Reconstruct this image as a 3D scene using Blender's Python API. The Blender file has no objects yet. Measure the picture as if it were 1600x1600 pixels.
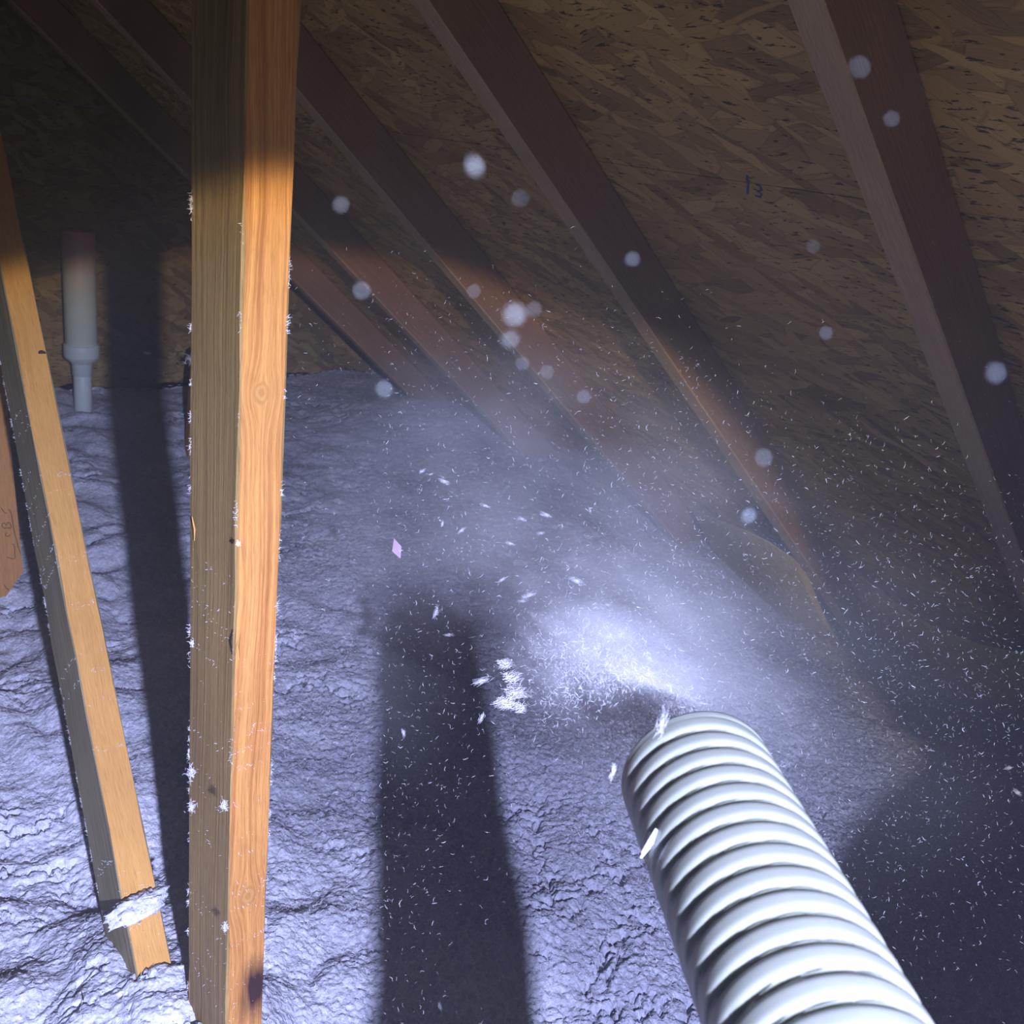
import bpy, math, random
import numpy as np

# ------------------------------------------------------------------ camera, world, lights, exposure
random.seed(4); rng = np.random.default_rng(4)
SC = bpy.context.scene
COL = SC.collection
F, CX = 1604.0, 800.0                       # focal length and centre in pixels of a 1600 frame
OFF = 1.30                                  # camera height above the attic floor
R = np.array([[0.77069756, -0.13687151, 0.62232745],
              [-0.62695056, -0.33736099, 0.70222543],
              [0.11383435, -0.93137197, -0.34581496]])   # camera (right, down, forward) -> attic (to eave, along ridge, up)
TH = math.radians(40.30)                    # roof pitch
NR = np.array([math.sin(TH), 0, math.cos(TH)])
DK = 0.743                                  # distance from the camera to the roof deck
VS = np.array([math.cos(TH), 0, -math.sin(TH)])          # down the slope
def ray(x, y): return R @ np.array([x-CX, y-CX, F])
def dz(x, y, z): return ray(x, y)*z/F
def onroof(x, y, off=0): r = ray(x, y); return r*(DK-off)/(NR@r)
def onY(x, y, Y): r = ray(x, y); return r*Y/r[1]
def onZ(x, y, Z): r = ray(x, y); return r*Z/r[2]
UP = np.array([0, 0, OFF])

cam_d = bpy.data.cameras.new('camera'); cam = bpy.data.objects.new('camera', cam_d); COL.objects.link(cam)
cam_d.sensor_width = 36; cam_d.sensor_height = 36; cam_d.lens = 36*F/1600
cam_d.clip_start = 0.02; cam_d.clip_end = 50
from mathutils import Matrix, Vector
rt, upv, bk = R @ np.array([1, 0, 0]), R @ np.array([0, -1, 0]), R @ np.array([0, 0, -1])
cam.matrix_world = Matrix(((rt[0], upv[0], bk[0], 0), (rt[1], upv[1], bk[1], 0), (rt[2], upv[2], bk[2], OFF), (0, 0, 0, 1)))
cam_d.dof.use_dof = True; cam_d.dof.focus_distance = 1.05; cam_d.dof.aperture_fstop = 16.5
SC.camera = cam

w = bpy.data.worlds.new('World'); SC.world = w; w.use_nodes = True
w.node_tree.nodes['Background'].inputs[0].default_value = (0.6, 0.7, 1.0, 1)
w.node_tree.nodes['Background'].inputs[1].default_value = 0.010

LAMP = np.array([-0.10, -0.60, 0.17])       # head torch of the installer, behind and right of the camera
az, el = math.radians(25), math.radians(-35)
LDIR = Vector((math.sin(az)*math.cos(el), math.cos(az)*math.cos(el), math.sin(el)))
BEAM = 27.0                                 # half angle of the torch's beam
def lamp(name, kind, power, color, radius, loc=LAMP):
    l = bpy.data.lights.new(name, kind); o = bpy.data.objects.new(name, l); COL.objects.link(o)
    l.energy = power; l.color = color; l.shadow_soft_size = radius
    o.location = Vector(loc+UP); o.rotation_euler = LDIR.to_track_quat('-Z', 'Y').to_euler()
    return l
BEAM_POWER, SPILL_POWER = 265, 6.0
l = lamp('torch_beam', 'SPOT', BEAM_POWER, (0.80, 0.86, 1.42), 0.012)
l.spot_size = math.radians(BEAM*2); l.spot_blend = 0.09
l.use_nodes = True
nt = l.node_tree; em = nt.nodes['Emission']
tc = nt.nodes.new('ShaderNodeTexCoord'); sx = nt.nodes.new('ShaderNodeSeparateXYZ')
ab = nt.nodes.new('ShaderNodeMath'); ab.operation = 'ABSOLUTE'
ac = nt.nodes.new('ShaderNodeMath'); ac.operation = 'ARCCOSINE'
dv = nt.nodes.new('ShaderNodeMath'); dv.operation = 'DIVIDE'; dv.inputs[1].default_value = math.radians(BEAM)
rp = nt.nodes.new('ShaderNodeValToRGB')
nt.links.new(tc.outputs['Normal'], sx.inputs[0]); nt.links.new(sx.outputs[2], ab.inputs[0]); nt.links.new(ab.outputs[0], ac.inputs[0])
nt.links.new(ac.outputs[0], dv.inputs[0]); nt.links.new(dv.outputs[0], rp.inputs[0]); nt.links.new(rp.outputs[0], em.inputs[0])
els = rp.color_ramp.elements
els[0].position = 0.0; els[0].color = (1.0, 1.0, 1.0, 1)
els[1].position = 1.0; els[1].color = (.60, .42, .10, 1)
for p, c in ((.45, (.95, .95, .97)), (.75, (.80, .82, .80)), (.90, (.64, .60, .46))):
    e_ = els.new(p); e_.color = (*c, 1)
lamp('torch_spill', 'POINT', SPILL_POWER, (1.0, 0.93, 0.95), 0.02)

SC.view_settings.view_transform = 'Standard'; SC.view_settings.look = 'None'
SC.view_settings.gamma = 1; SC.view_settings.use_curve_mapping = False
SC.view_settings.exposure = 0.0
SC.cycles.transparent_max_bounces = 32; SC.cycles.volume_bounces = 0; SC.cycles.max_bounces = 4; SC.cycles.diffuse_bounces = 3; SC.cycles.use_adaptive_sampling = True; SC.cycles.adaptive_threshold = .06
SC.cycles.volume_step_rate = 2.0

# ------------------------------------------------------------------ helpers
def link(name, me, parent=None, mat=None):
    o = bpy.data.objects.new(name, me); COL.objects.link(o)
    if parent is not None: o.parent = parent
    if mat is not None: me.materials.append(mat)
    return o
def empty(name, loc=(0, 0, 0)):
    o = bpy.data.objects.new(name, None); COL.objects.link(o); o.location = Vector(loc); o.empty_display_size = .1
    return o
def tag(o, label=None, cat=None, group=None, kind=None):
    if label: o['label'] = label
    if cat: o['category'] = cat
    if group: o['group'] = group
    if kind: o['kind'] = kind
    return o
def mesh(name, V, Fc, base=(0, 0, 0), uv=None, smooth=False):
    """V in camera-origin attic coordinates; stored relative to base (also camera-origin)"""
    V = np.asarray(V, float) - np.asarray(base, float)
    me = bpy.data.meshes.new(name)
    me.from_pydata(V.tolist(), [], [tuple(int(i) for i in f) for f in Fc])
    if uv is not None:
        ul = me.uv_layers.new(name='UVMap')
        ul.data.foreach_set('uv', np.asarray(uv, np.float32).ravel())
    if smooth: me.polygons.foreach_set('use_smooth', [True]*len(me.polygons))
    me.update(); return me
def gridmesh(name, V3, base=(0, 0, 0), smooth=True, closed_u=False):
    """V3: (n, m, 3) fast grid mesh"""
    n, m = V3.shape[:2]
    V = (V3 - np.asarray(base)).reshape(-1, 3)
    me = bpy.data.meshes.new(name)
    i = np.arange(n-1)[:, None]; jn = m if closed_u else m-1
    j = np.arange(jn)[None, :]; j2 = (j+1) % m
    Q = np.stack([i*m+j, i*m+j2, (i+1)*m+j2, (i+1)*m+j], -1).reshape(-1, 4)
    me.vertices.add(len(V)); me.vertices.foreach_set('co', V.astype(np.float32).ravel())
    me.loops.add(Q.size); me.loops.foreach_set('vertex_index', Q.astype(np.int32).ravel())
    me.polygons.add(len(Q)); me.polygons.foreach_set('loop_start', np.arange(0, Q.size, 4, dtype=np.int32))
    me.update(calc_edges=True); me.validate()
    if smooth: me.polygons.foreach_set('use_smooth', np.ones(len(me.polygons), bool))
    return me
def unit(v): v = np.asarray(v, float); return v/np.linalg.norm(v)

def vnoise(x, y, seed=0):
    """gradient noise in 2-D, about -1..1"""
    xi = np.floor(x).astype(np.int64); yi = np.floor(y).astype(np.int64); xf = x-xi; yf = y-yi
    def g(ix, iy):
        h = (ix*374761393 + iy*668265263 + seed*982451653) & 0xffffffff
        h = ((h ^ (h >> 13))*1274126177) & 0xffffffff
        h = h ^ (h >> 16)
        a = h.astype(np.float64)/4294967296.0*2*np.pi
        return np.cos(a), np.sin(a)
    u = xf*xf*xf*(xf*(xf*6-15)+10); v = yf*yf*yf*(yf*(yf*6-15)+10)
    def d(ix, iy, fx, fy): gx, gy = g(ix, iy); return gx*fx+gy*fy
    a = d(xi, yi, xf, yf); b = d(xi+1, yi, xf-1, yf); c = d(xi, yi+1, xf, yf-1); e = d(xi+1, yi+1, xf-1, yf-1)
    return ((a*(1-u)+b*u)*(1-v)+(c*(1-u)+e*u)*v)*1.5
def fbm(x, y, oct=4, seed=0):
    s = 0; a = 1
    for k in range(oct): s = s+a*vnoise(x*2**k, y*2**k, seed+k); a *= .5
    return s

# ------------------------------------------------------------------ materials
def newmat(name, rough=.8, spec=.2):
    m = bpy.data.materials.new(name); m.use_nodes = True
    nt = m.node_tree; b = nt.nodes['Principled BSDF']
    b.inputs['Roughness'].default_value = rough; b.inputs['Specular IOR Level'].default_value = spec
    return m, nt, b
class NB:
    def __init__(s, nt): s.nt = nt
    def n(s, t, **k):
        nd = s.nt.nodes.new(t)
        for a, v in k.items(): setattr(nd, a, v)
        return nd
    def l(s, a, b): s.nt.links.new(a, b)
    def val(s, sock, v):
        if hasattr(v, 'links'): s.l(v, sock)
        elif v is not None: sock.default_value = v
    def math(s, op, a, b=None, c=None, clamp=False):
        nd = s.n('ShaderNodeMath', operation=op); nd.use_clamp = clamp
        for i, v in enumerate((a, b, c)): s.val(nd.inputs[i], v)
        return nd.outputs[0]
    def mapping(s, vec, scale=(1, 1, 1), rot=(0, 0, 0), loc=(0, 0, 0)):
        nd = s.n('ShaderNodeMapping'); s.l(vec, nd.inputs[0])
        nd.inputs['Scale'].default_value = scale; nd.inputs['Rotation'].default_value = rot; nd.inputs['Location'].default_value = loc
        return nd.outputs[0]
    def noise(s, vec, scale, detail=3, rough=.5, dist=0):
        nd = s.n('ShaderNodeTexNoise'); s.l(vec, nd.inputs['Vector'])
        nd.inputs['Scale'].default_value = scale; nd.inputs['Detail'].default_value = detail
        nd.inputs['Roughness'].default_value = rough; nd.inputs['Distortion'].default_value = dist
        return nd.outputs['Fac']
    def vor(s, vec, scale, feature='F1', rand=1):
        nd = s.n('ShaderNodeTexVoronoi', feature=feature); s.l(vec, nd.inputs['Vector'])
        nd.inputs['Scale'].default_value = scale; nd.inputs['Randomness'].default_value = rand
        return nd
    def ramp(s, fac, stops):
        nd = s.n('ShaderNodeValToRGB'); s.l(fac, nd.inputs[0]); e = nd.color_ramp.elements
        e[0].position, e[0].color = stops[0][0], (*stops[0][1], 1); e[1].position, e[1].color = stops[-1][0], (*stops[-1][1], 1)
        for p, c in stops[1:-1]: x = e.new(p); x.color = (*c, 1)
        return nd.outputs[0]
    def mix(s, fac, a, b, mode='MIX'):
        nd = s.n('ShaderNodeMix', data_type='RGBA', blend_type=mode); s.val(nd.inputs[0], fac)
        for i, v in ((6, a), (7, b)):
            if isinstance(v, tuple): v = (*v, 1) if len(v) == 3 else v
            s.val(nd.inputs[i], v)
        return nd.outputs[2]
    def bump(s, h, strength, dist, bsdf, normal=None):
        nd = s.n('ShaderNodeBump'); nd.inputs['Strength'].default_value = strength; nd.inputs['Distance'].default_value = dist
        s.l(h, nd.inputs['Height'])
        if normal: s.l(normal, nd.inputs['Normal'])
        if bsdf: s.l(nd.outputs[0], bsdf.inputs['Normal'])
        return nd.outputs[0]

def wood(name, light, dark, knots=(), stain=None, ringscale=1.0, contrast=1.0):
    m, nt, b = newmat(name, .72, .25); N = NB(nt)
    uvn = N.n('ShaderNodeUVMap').outputs[0]
    sep = N.n('ShaderNodeSeparateXYZ'); N.l(uvn, sep.inputs[0])
    warp = N.noise(N.mapping(uvn, (3, 12, 1)), 1.0, 3, .5)
    # growth-ring stripes run along u, wandering slowly
    v2 = N.math('ADD', sep.outputs[1], N.math('MULTIPLY', N.math('SUBTRACT', warp, .5), .03))
    kn = None
    for (ku, kv, kr) in knots:
        d = N.n('ShaderNodeVectorMath', operation='DISTANCE')
        N.l(N.mapping(uvn, (.75, 1, 1)), d.inputs[0]); d.inputs[1].default_value = (ku*.75, kv, 0)
        dd = d.outputs['Value']
        q = N.math('DIVIDE', dd, kr)
        msk = N.math('SUBTRACT', 1.35, q, clamp=True)
        rings = N.math('SINE', N.math('MULTIPLY', N.math('ADD', q, N.math('MULTIPLY', N.noise(uvn, 120, 2), .5)), 10.0))
        kn = (kn or []) + [(q, msk, rings)]
        g_ = N.math('SUBTRACT', 1.0, N.math('MULTIPLY', .72, N.math('EXPONENT', N.math('MULTIPLY', N.math('MULTIPLY', q, q), -.22))))
        v2 = N.math('MULTIPLY_ADD', N.math('SUBTRACT', v2, kv), g_, kv)
    cmb = N.n('ShaderNodeCombineXYZ'); N.l(sep.outputs[0], cmb.inputs[0]); N.l(v2, cmb.inputs[1])
    g1 = N.noise(N.mapping(cmb.outputs[0], (2.2, 300*ringscale, 1)), 1.0, 6, .68)
    g2 = N.noise(N.mapping(cmb.outputs[0], (45, 1500, 1)), 1.0, 4, .65)
    g3 = N.noise(N.mapping(uvn, (5, 9, 1)), 1.0, 3, .5)
    c = N.ramp(N.math('MULTIPLY_ADD', N.math('SUBTRACT', g1, .5), contrast, .5), [(.30, dark), (.50, tuple((a*.6+d_*.4) for a, d_ in zip(light, dark))), (.62, light)])
    c = N.mix(N.math('MULTIPLY', N.math('SUBTRACT', g2, .50, clamp=True), 3.4, clamp=True), c, tuple(x*.55 for x in dark))
    c = N.mix(.55, c, N.ramp(g3, [(.3, (.72, .66, .60)), (.7, (1.15, 1.15, 1.12))]), 'MULTIPLY')
    for q, msk, rings in (kn or []):
        kc = N.ramp(N.math('MULTIPLY_ADD', rings, .5, .5), [(0, tuple(a*.35+d_*.45 for a, d_ in zip(light, dark))), (1, tuple(x*.72 for x in light))])
        c = N.mix(N.math('MULTIPLY', msk, 1.6, clamp=True), c, kc)
    if stain:
        d = N.n('ShaderNodeVectorMath', operation='DISTANCE')
        N.l(N.mapping(uvn, (.45, 1, 1)), d.inputs[0]); d.inputs[1].default_value = (stain[0]*.45, stain[1], 0)
        s_ = N.math('MULTIPLY', N.math('SUBTRACT', N.math('ADD', stain[2], N.math('MULTIPLY', N.noise(N.mapping(uvn, (14, 120, 1)), 1, 3), .02)), d.outputs['Value'], clamp=True), 60, clamp=True)
        c = N.mix(s_, c, (.035, .012, .01))
    N.l(c, b.inputs['Base Color'])
    N.bump(N.math('ADD', g1, N.math('MULTIPLY', g2, .6)), .5, .0012, b)
    return m

def osb_mat(name, tint=(1, 1, 1)):
    m, nt, b = newmat(name, .62, .35); N = NB(nt)
    uvn = N.n('ShaderNodeUVMap').outputs[0]
    wv = N.n('ShaderNodeTexNoise'); N.l(uvn, wv.inputs['Vector']); wv.inputs['Scale'].default_value = 9; wv.inputs['Detail'].default_value = 2
    wm = N.n('ShaderNodeVectorMath', operation='MULTIPLY_ADD'); N.l(wv.outputs['Color'], wm.inputs[0]); wm.inputs[1].default_value = (.03, .03, 0); N.l(uvn, wm.inputs[2])
    wu = wm.outputs[0]
    layers = []
    for k, (rot, sx_, sy) in enumerate(((.12, 7, 34), (-.30, 9, 46), (.65, 12, 44))):
        mp = N.mapping(wu, (sx_, sy, 1), (0, 0, rot), (k*3.7, k*1.9, 0))
        # rotate first, then stretch
        r_ = N.n('ShaderNodeVectorRotate', rotation_type='Z_AXIS'); N.l(wu, r_.inputs['Vector']); r_.inputs['Angle'].default_value = rot
        mp = N.mapping(r_.outputs[0], (sx_, sy, 1), (0, 0, 0), (k*3.7, k*1.9, 0))
        vc = N.vor(mp, 1.0); ve = N.vor(mp, 1.0, 'DISTANCE_TO_EDGE')
        fine = N.noise(N.mapping(r_.outputs[0], (18, 420, 1)), 1, 3, .6)
        sc = N.n('ShaderNodeSeparateColor'); N.l(vc.outputs['Color'], sc.inputs[0])
        layers.append((sc.outputs[0], sc.outputs[1], ve.outputs['Distance'], fine))
    def lay(L):
        t = N.math('ADD', N.math('MULTIPLY', L[0], .62), N.math('MULTIPLY', L[3], .42))
        c = N.ramp(t, [(.12, (.25, .15, .05)), (.38, (.46, .30, .105)), (.60, (.56, .38, .14)), (.92, (.70, .50, .21))])
        edge = N.math('MULTIPLY', N.math('SUBTRACT', .045, L[2], clamp=True), 18, clamp=True)
        return N.mix(N.math('MULTIPLY', edge, .4), c, (.12, .06, .02)), edge, t
    c, e, h = lay(layers[0])
    for L in layers[1:]:
        c2, e2, h2 = lay(L)
        sel = N.math('GREATER_THAN', L[1], .52)
        c = N.mix(sel, c, c2)
        hh = N.n('ShaderNodeMix', data_type='FLOAT'); N.l(sel, hh.inputs[0]); N.l(h, hh.inputs[2]); N.l(N.math('ADD', h2, .3), hh.inputs[3]); h = hh.outputs[0]
    # dark resin flecks
    fk = N.noise(N.mapping(wu, (38, 150, 1), (0, 0, .4)), 1.0, 3, .6)
    big = N.noise(N.mapping(uvn, (2.2, 2.8, 1)), 1.0, 2, .5)
    fl = N.math('MULTIPLY', N.math('SUBTRACT', N.math('ADD', fk, N.math('MULTIPLY', big,   .22)), .725, clamp=True), 20, clamp=True)
    c = N.mix(N.math('MULTIPLY', fl, .85), c, (.035, .016, .006))
    c = N.mix(.6, c, N.ramp(big, [(.3, (.75, .70, .64)), (.7, (1.15, 1.12, 1.05))]), 'MULTIPLY')
    c = N.mix(1.0, c, tint, 'MULTIPLY')
    N.l(c, b.inputs['Base Color'])
    N.bump(N.math('SUBTRACT', h, fl), .7, .003, b)
    return m

def insulation_mat():
    m, nt, b = newmat('blown fibre insulation', .95, .05); N = NB(nt)
    tc = N.n('ShaderNodeTexCoord').outputs['Object']
    g = N.n('ShaderNodeNewGeometry')
    big = N.noise(tc, 3.5, 3, .5); mid = N.noise(tc, 45, 4, .6); fine = N.noise(tc, 260, 4, .65)
    c = N.ramp(big, [(.30, (.60, .615, .68)), (.70, (.80, .82, .90))])
    c = N.mix(N.math('MULTIPLY', N.math('SUBTRACT', .47, mid, clamp=True), 2.2, clamp=True), c, (.46, .46, .50))
    sp = N.vor(tc, 190)
    spk = N.math('MULTIPLY', N.math('SUBTRACT', .22, sp.outputs['Distance'], clamp=True), 9, clamp=True)
    spc = N.n('ShaderNodeSeparateColor'); N.l(sp.outputs['Color'], spc.inputs[0])
    c = N.mix(N.math('MULTIPLY', spk, N.math('GREATER_THAN', spc.outputs[0], .72)), c, (.95, .96, 1.0))
    c = N.mix(N.math('MULTIPLY', spk, N.math('LESS_THAN', spc.outputs[0], .16)), c, (.26, .25, .26))
    c = N.mix(.5, c, N.ramp(fine, [(.35, (.62, .62, .64)), (.62, (1.12, 1.12, 1.12))]), 'MULTIPLY')
    N.l(c, b.inputs['Base Color'])
    gr = N.vor(tc, 150); gr2 = N.vor(tc, 330)
    gc = N.n('ShaderNodeSeparateColor'); N.l(gr.outputs['Color'], gc.inputs[0])
    c = N.mix(.55, c, N.ramp(gc.outputs[1], [(0, (.70, .70, .72)), (1, (1.15, 1.15, 1.15))]), 'MULTIPLY')
    N.l(c, b.inputs['Base Color'])
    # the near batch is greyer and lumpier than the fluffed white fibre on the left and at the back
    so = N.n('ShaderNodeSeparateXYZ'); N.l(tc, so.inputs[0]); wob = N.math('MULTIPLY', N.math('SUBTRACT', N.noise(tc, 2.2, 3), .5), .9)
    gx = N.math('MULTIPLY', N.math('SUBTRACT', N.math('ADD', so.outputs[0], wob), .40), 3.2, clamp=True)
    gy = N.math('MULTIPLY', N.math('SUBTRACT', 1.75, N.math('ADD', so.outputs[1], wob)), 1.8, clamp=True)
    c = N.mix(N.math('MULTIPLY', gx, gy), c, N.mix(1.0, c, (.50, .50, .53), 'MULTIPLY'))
    N.l(c, b.inputs['Base Color'])
    h = N.math('ADD', N.math('MULTIPLY', mid, .8), N.math('MULTIPLY', fine, .45))
    h = N.math('SUBTRACT', h, N.math('ADD', N.math('MULTIPLY', gr.outputs['Distance'], .50), N.math('MULTIPLY', gr2.outputs['Distance'], .25)))
    N.bump(h, .5, .007, b)
    return m

def plain(name, col, rough=.7, spec=.3, mottle=.12, scale=30, bump=0):
    m, nt, b = newmat(name, rough, spec); N = NB(nt)
    tc = N.n('ShaderNodeTexCoord').outputs['Object']
    n = N.noise(tc, scale, 4, .55)
    c = N.mix(1.0, (*col, 1), N.ramp(n, [(.3, (1-mottle,)*3), (.7, (1+mottle*.4,)*3)]), 'MULTIPLY')
    N.l(c, b.inputs['Base Color'])
    if bump: N.bump(n, bump, .002, b)
    return m

def pu(px, py):       # pixel on the post's front face -> metres along and across it
    p = onY(px, py, .691); return p[2]+1.12, p[0]-.3315
M_POST_F = wood('yellow pine front face', (.64, .315, .085), (.34, .125, .028), knots=((*pu(409, 614), .0068), (*pu(388, 1400), .0085)), stain=(*pu(398, 1545), .013), contrast=1.15)
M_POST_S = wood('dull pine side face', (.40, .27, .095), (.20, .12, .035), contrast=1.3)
M_BRACE_F = wood('smooth yellow brace face', (.68, .375, .105), (.54, .265, .062), contrast=.6)
M_BRACE_S = wood('grey-olive brace side', (.34, .29, .16), (.16, .13, .065), contrast=1.2)  # every face but the front: darker and greyer than the brace face
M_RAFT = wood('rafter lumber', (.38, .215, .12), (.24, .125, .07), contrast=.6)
M_RAFU = wood('rafter underside with painted bounce', (.60, .41, .23), (.46, .30, .15), contrast=.6)  # lighter than the sides: bounce off the insulation painted into the wood colour
M_BOARD = wood('orange web lumber', (.55, .28, .085), (.36, .15, .04), contrast=.7)
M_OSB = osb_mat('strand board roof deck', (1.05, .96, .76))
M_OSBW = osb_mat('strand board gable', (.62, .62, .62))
M_INS = insulation_mat()
M_FIB = plain('white insulation fibre', (.88, .90, .96), .9, .05, .1, 200)
M_DUST = plain('floating dust', (.42, .46, .50), .9, .05, .1, 200)
M_HEAP = plain('shredded fibre clump', (.80, .80, .82), .9, .05, .45, 420)
M_NEAR = plain('near fibre tuft', (.50, .51, .54), .9, .05, .2, 300)
M_SPECK = plain('drifting fibre', (.90, .92, .95), .9, .05, .1, 200)
M_PINK = plain('pink paper scrap', (.55, .38, .50), .9, .05)
M_INK = plain('pen ink', (.03, .02, .018), .6, .2)
M_BLUE = plain('blue marker', (.06, .13, .26), .6, .2, .5, 120)
M_BAF = plain('cardboard baffle', (.55, .44, .17), .85, .15, .25, 60, .2)
M_DRY = plain('gypsum board', (.5, .48, .45), .9, .1)

# ------------------------------------------------------------------ builders
def board(name, P0, P1, wd, wdt, tdt, parent, base, mats, nseg=24, cut=None, jitter=.0005, ch=.0013):
    """lumber from P0 to P1 (centre of its near-left arris is P0); wd = direction of its width, third direction = depth.
    mats = (face toward -depth, the rest)"""
    P0, P1 = np.asarray(P0, float), np.asarray(P1, float)
    a = unit(P1-P0); L = np.linalg.norm(P1-P0); wd = unit(np.asarray(wd)-(np.asarray(wd)@a)*a); dp = np.cross(a, wd)
    if dp[1] < 0: dp = -dp
    prof = [(ch, 0), (wdt-ch, 0), (wdt, ch), (wdt, tdt-ch), (wdt-ch, tdt), (ch, tdt), (0, tdt-ch), (0, ch)]
    per = [0]
    for k in range(8):
        q0, q1 = prof[k], prof[(k+1) % 8]; per.append(per[-1]+math.hypot(q1[0]-q0[0], q1[1]-q0[1]))
    V, FC, UV, mi = [], [], [], []
    for s in range(nseg+1):
        t = s/nseg*L
        for q in prof:
            jx, jy = rng.normal(0, jitter, 2) if 0 < s < nseg else (0, 0)
            tt = t
            if cut and s == nseg: tt = t + cut*(q[0]/wdt)
            V.append(P0+a*tt+wd*(q[0]+jx)+dp*(q[1]+jy))
    for s in range(nseg):
        for k in range(8):
            k2 = (k+1) % 8
            FC.append((s*8+k, s*8+k2, (s+1)*8+k2, (s+1)*8+k))
            u0, u1 = s/nseg*L, (s+1)/nseg*L
            UV += [(u0, per[k]), (u0, per[k+1]), (u1, per[k+1]), (u1, per[k])]
            mi.append(0 if k in (0,) else 1)
    for s, o in ((0, 0), (nseg, nseg*8)):
        FC.append(tuple(o+k for k in range(8))); UV += [(q[0]*8, q[1]) for q in prof]; mi.append(1)
    me = mesh(name, V, FC, base, UV)
    for m in mats: me.materials.append(m)
    me.polygons.foreach_set('material_index', mi)
    return link(name, me, parent)

def slivers(P, Dr, Ln, Wd, curl=.5, sec=3):
    """thin curved three-sided fibres; returns V, F"""
    n = len(P); P = np.asarray(P); Dr = Dr/np.linalg.norm(Dr, axis=1)[:, None]
    rnd = rng.normal(size=(n, 3)); s1 = np.cross(Dr, rnd); s1 /= np.linalg.norm(s1, axis=1)[:, None]; s2 = np.cross(Dr, s1)
    Ln = np.broadcast_to(Ln, n)[:, None]; Wd = np.broadcast_to(Wd, n)[:, None]
    V = np.zeros((n, sec, 3, 3)); cu = curl*rng.uniform(-1, 1, (n, 1))
    for k in range(sec):
        t = k/(sec-1)-.5
        c = P+Dr*Ln*t+s1*Ln*cu*(t*t*2)
        wk = Wd*(1-.55*abs(2*t))*.5
        for j in range(3):
            a = j*2.0944
            V[:, k, j] = c+(s1*math.cos(a)+s2*math.sin(a))*wk
    V = V.reshape(-1, 3); per = sec*3; fs = []
    for k in range(sec-1):
        for j in range(3):
            j2 = (j+1) % 3; fs.append((k*3+j, k*3+j2, (k+1)*3+j2, (k+1)*3+j))
    Fq = (np.array(fs)[None]+(np.arange(n)*per)[:, None, None]).reshape(-1, 4)
    return V, Fq
def quadmesh(name, V, Q, base=(0, 0, 0)):
    V = V-np.asarray(base); me = bpy.data.meshes.new(name)
    me.vertices.add(len(V)); me.vertices.foreach_set('co', V.astype(np.float32).ravel())
    me.loops.add(Q.size); me.loops.foreach_set('vertex_index', Q.astype(np.int32).ravel())
    me.polygons.add(len(Q)); me.polygons.foreach_set('loop_start', np.arange(0, Q.size, 4, dtype=np.int32))
    me.update(calc_edges=True); return me
def W(p): return Vector(np.asarray(p)+UP)

# ------------------------------------------------------------------ insulation height field
CT = np.array([(.30, .85, -.905), (.30, 1.2, -.96), (0., 1.2, -.93), (.5, 2.09, -1.0), (1.08, 3.64, -1.0), (1.92, 3.44, -1.0), (.6, .7, -.985), (.9, 1.1, -1.0),
               (1.1, 1.6, -1.0), (1.5, 1.2, -1.02), (1.73, .67, -1.03), (2.17, 2.32, -1.0), (2.35, 2.17, -1.09), (2.33, 1.85, -1.12), (2.42, 1.37, -1.19), (2.2, .8, -1.14), (1.1, .3, -1.0),
               (-.5, .9, -.92), (2.8, 1.2, -1.34), (2.35, 2.9, -.98), (2.8, 2.5, -1.25), (1.8, 1.8, -1.0), (.2, 3.0, -1.0), (-1, 2, -1.0), (3.3, 2, -1.5), (3.3, .5, -1.5), (2.6, 0, -1.3), (1.2, -.8, -1.0), (-.8, -.6, -.95)])
def baseZ(x, y):
    num = 0; den = 0
    for cx, cy, cz in CT:
        ww = 1/(((x-cx)**2+(y-cy)**2)+.02)**2
        num = num+ww*cz; den = den+ww
    return num/den
def rotxy(x, y, a): return x*math.cos(a)-y*math.sin(a), x*math.sin(a)+y*math.cos(a)
def billow(x, y, f, a, seed):
    u, v = rotxy(x, y, a); n = vnoise(u*f+seed*.37, v*f*1.12, seed)
    return np.sqrt(n*n+.006)-.3
def insZ(x, y):
    z = baseZ(x, y)
    z = z+.050*np.exp(-(((x-.30)**2)/.010+((y-.80)**2)/.012))      # mound burying the foot of the brace
    wx = x+.035*fbm(x*4, y*4, 4, 11); wy = y+.035*fbm(x*4, y*4, 4, 17)
    soft = np.clip(1.2-(x-.1)*.95+.3*fbm(x*1.3, y*1.3, 2, 5)+np.clip(y-1.6, 0, 1)*.6, 0.12, 1)     # puffier on the left and far away
    z = z+.024*fbm(x*1.7, y*1.7, 3, 1)
    z = z+soft*(.040*billow(wx, wy, 5.5, .5, 21)+.013*billow(wx, wy, 13, 1.3, 22))
    z = z+(.0024+.0004*soft)*billow(wx, wy, 37, 2.2, 23)+(.0012)*vnoise(*rotxy(wx*62, wy*62, .8), 29)
    gr = 1.15-.8*soft                                                # crumbs
    z = z+gr*(.0055*billow(x, y, 88, .9, 24)+.0050*vnoise(*rotxy(x*170, y*170, .4), 25)+.003*vnoise(*rotxy(x*330, y*330, 1.4), 26))
    z = z+.0018*soft*vnoise(*rotxy(x*150, y*150, 1.1), 27)
    u, v = rotxy(wx, wy, -.75)
    cr = np.abs(vnoise(u*5+5, v*9, 31)+.35*vnoise(wx*30, wy*30, 32)+.2*vnoise(wx*80, wy*80, 35))   # cracks
    msk = np.clip(vnoise(wx*2.6, wy*2.6, 33)*2.5+.2, 0, 1)
    return z-.020*msk*np.exp(-(cr/.045)**2)
n_a, n_r = 900, 900
angs = np.radians(np.linspace(-35, 118, n_a)); rr = np.exp(np.linspace(math.log(.40), math.log(4.3), n_r))
AA, RR = np.meshgrid(angs, rr)
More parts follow.
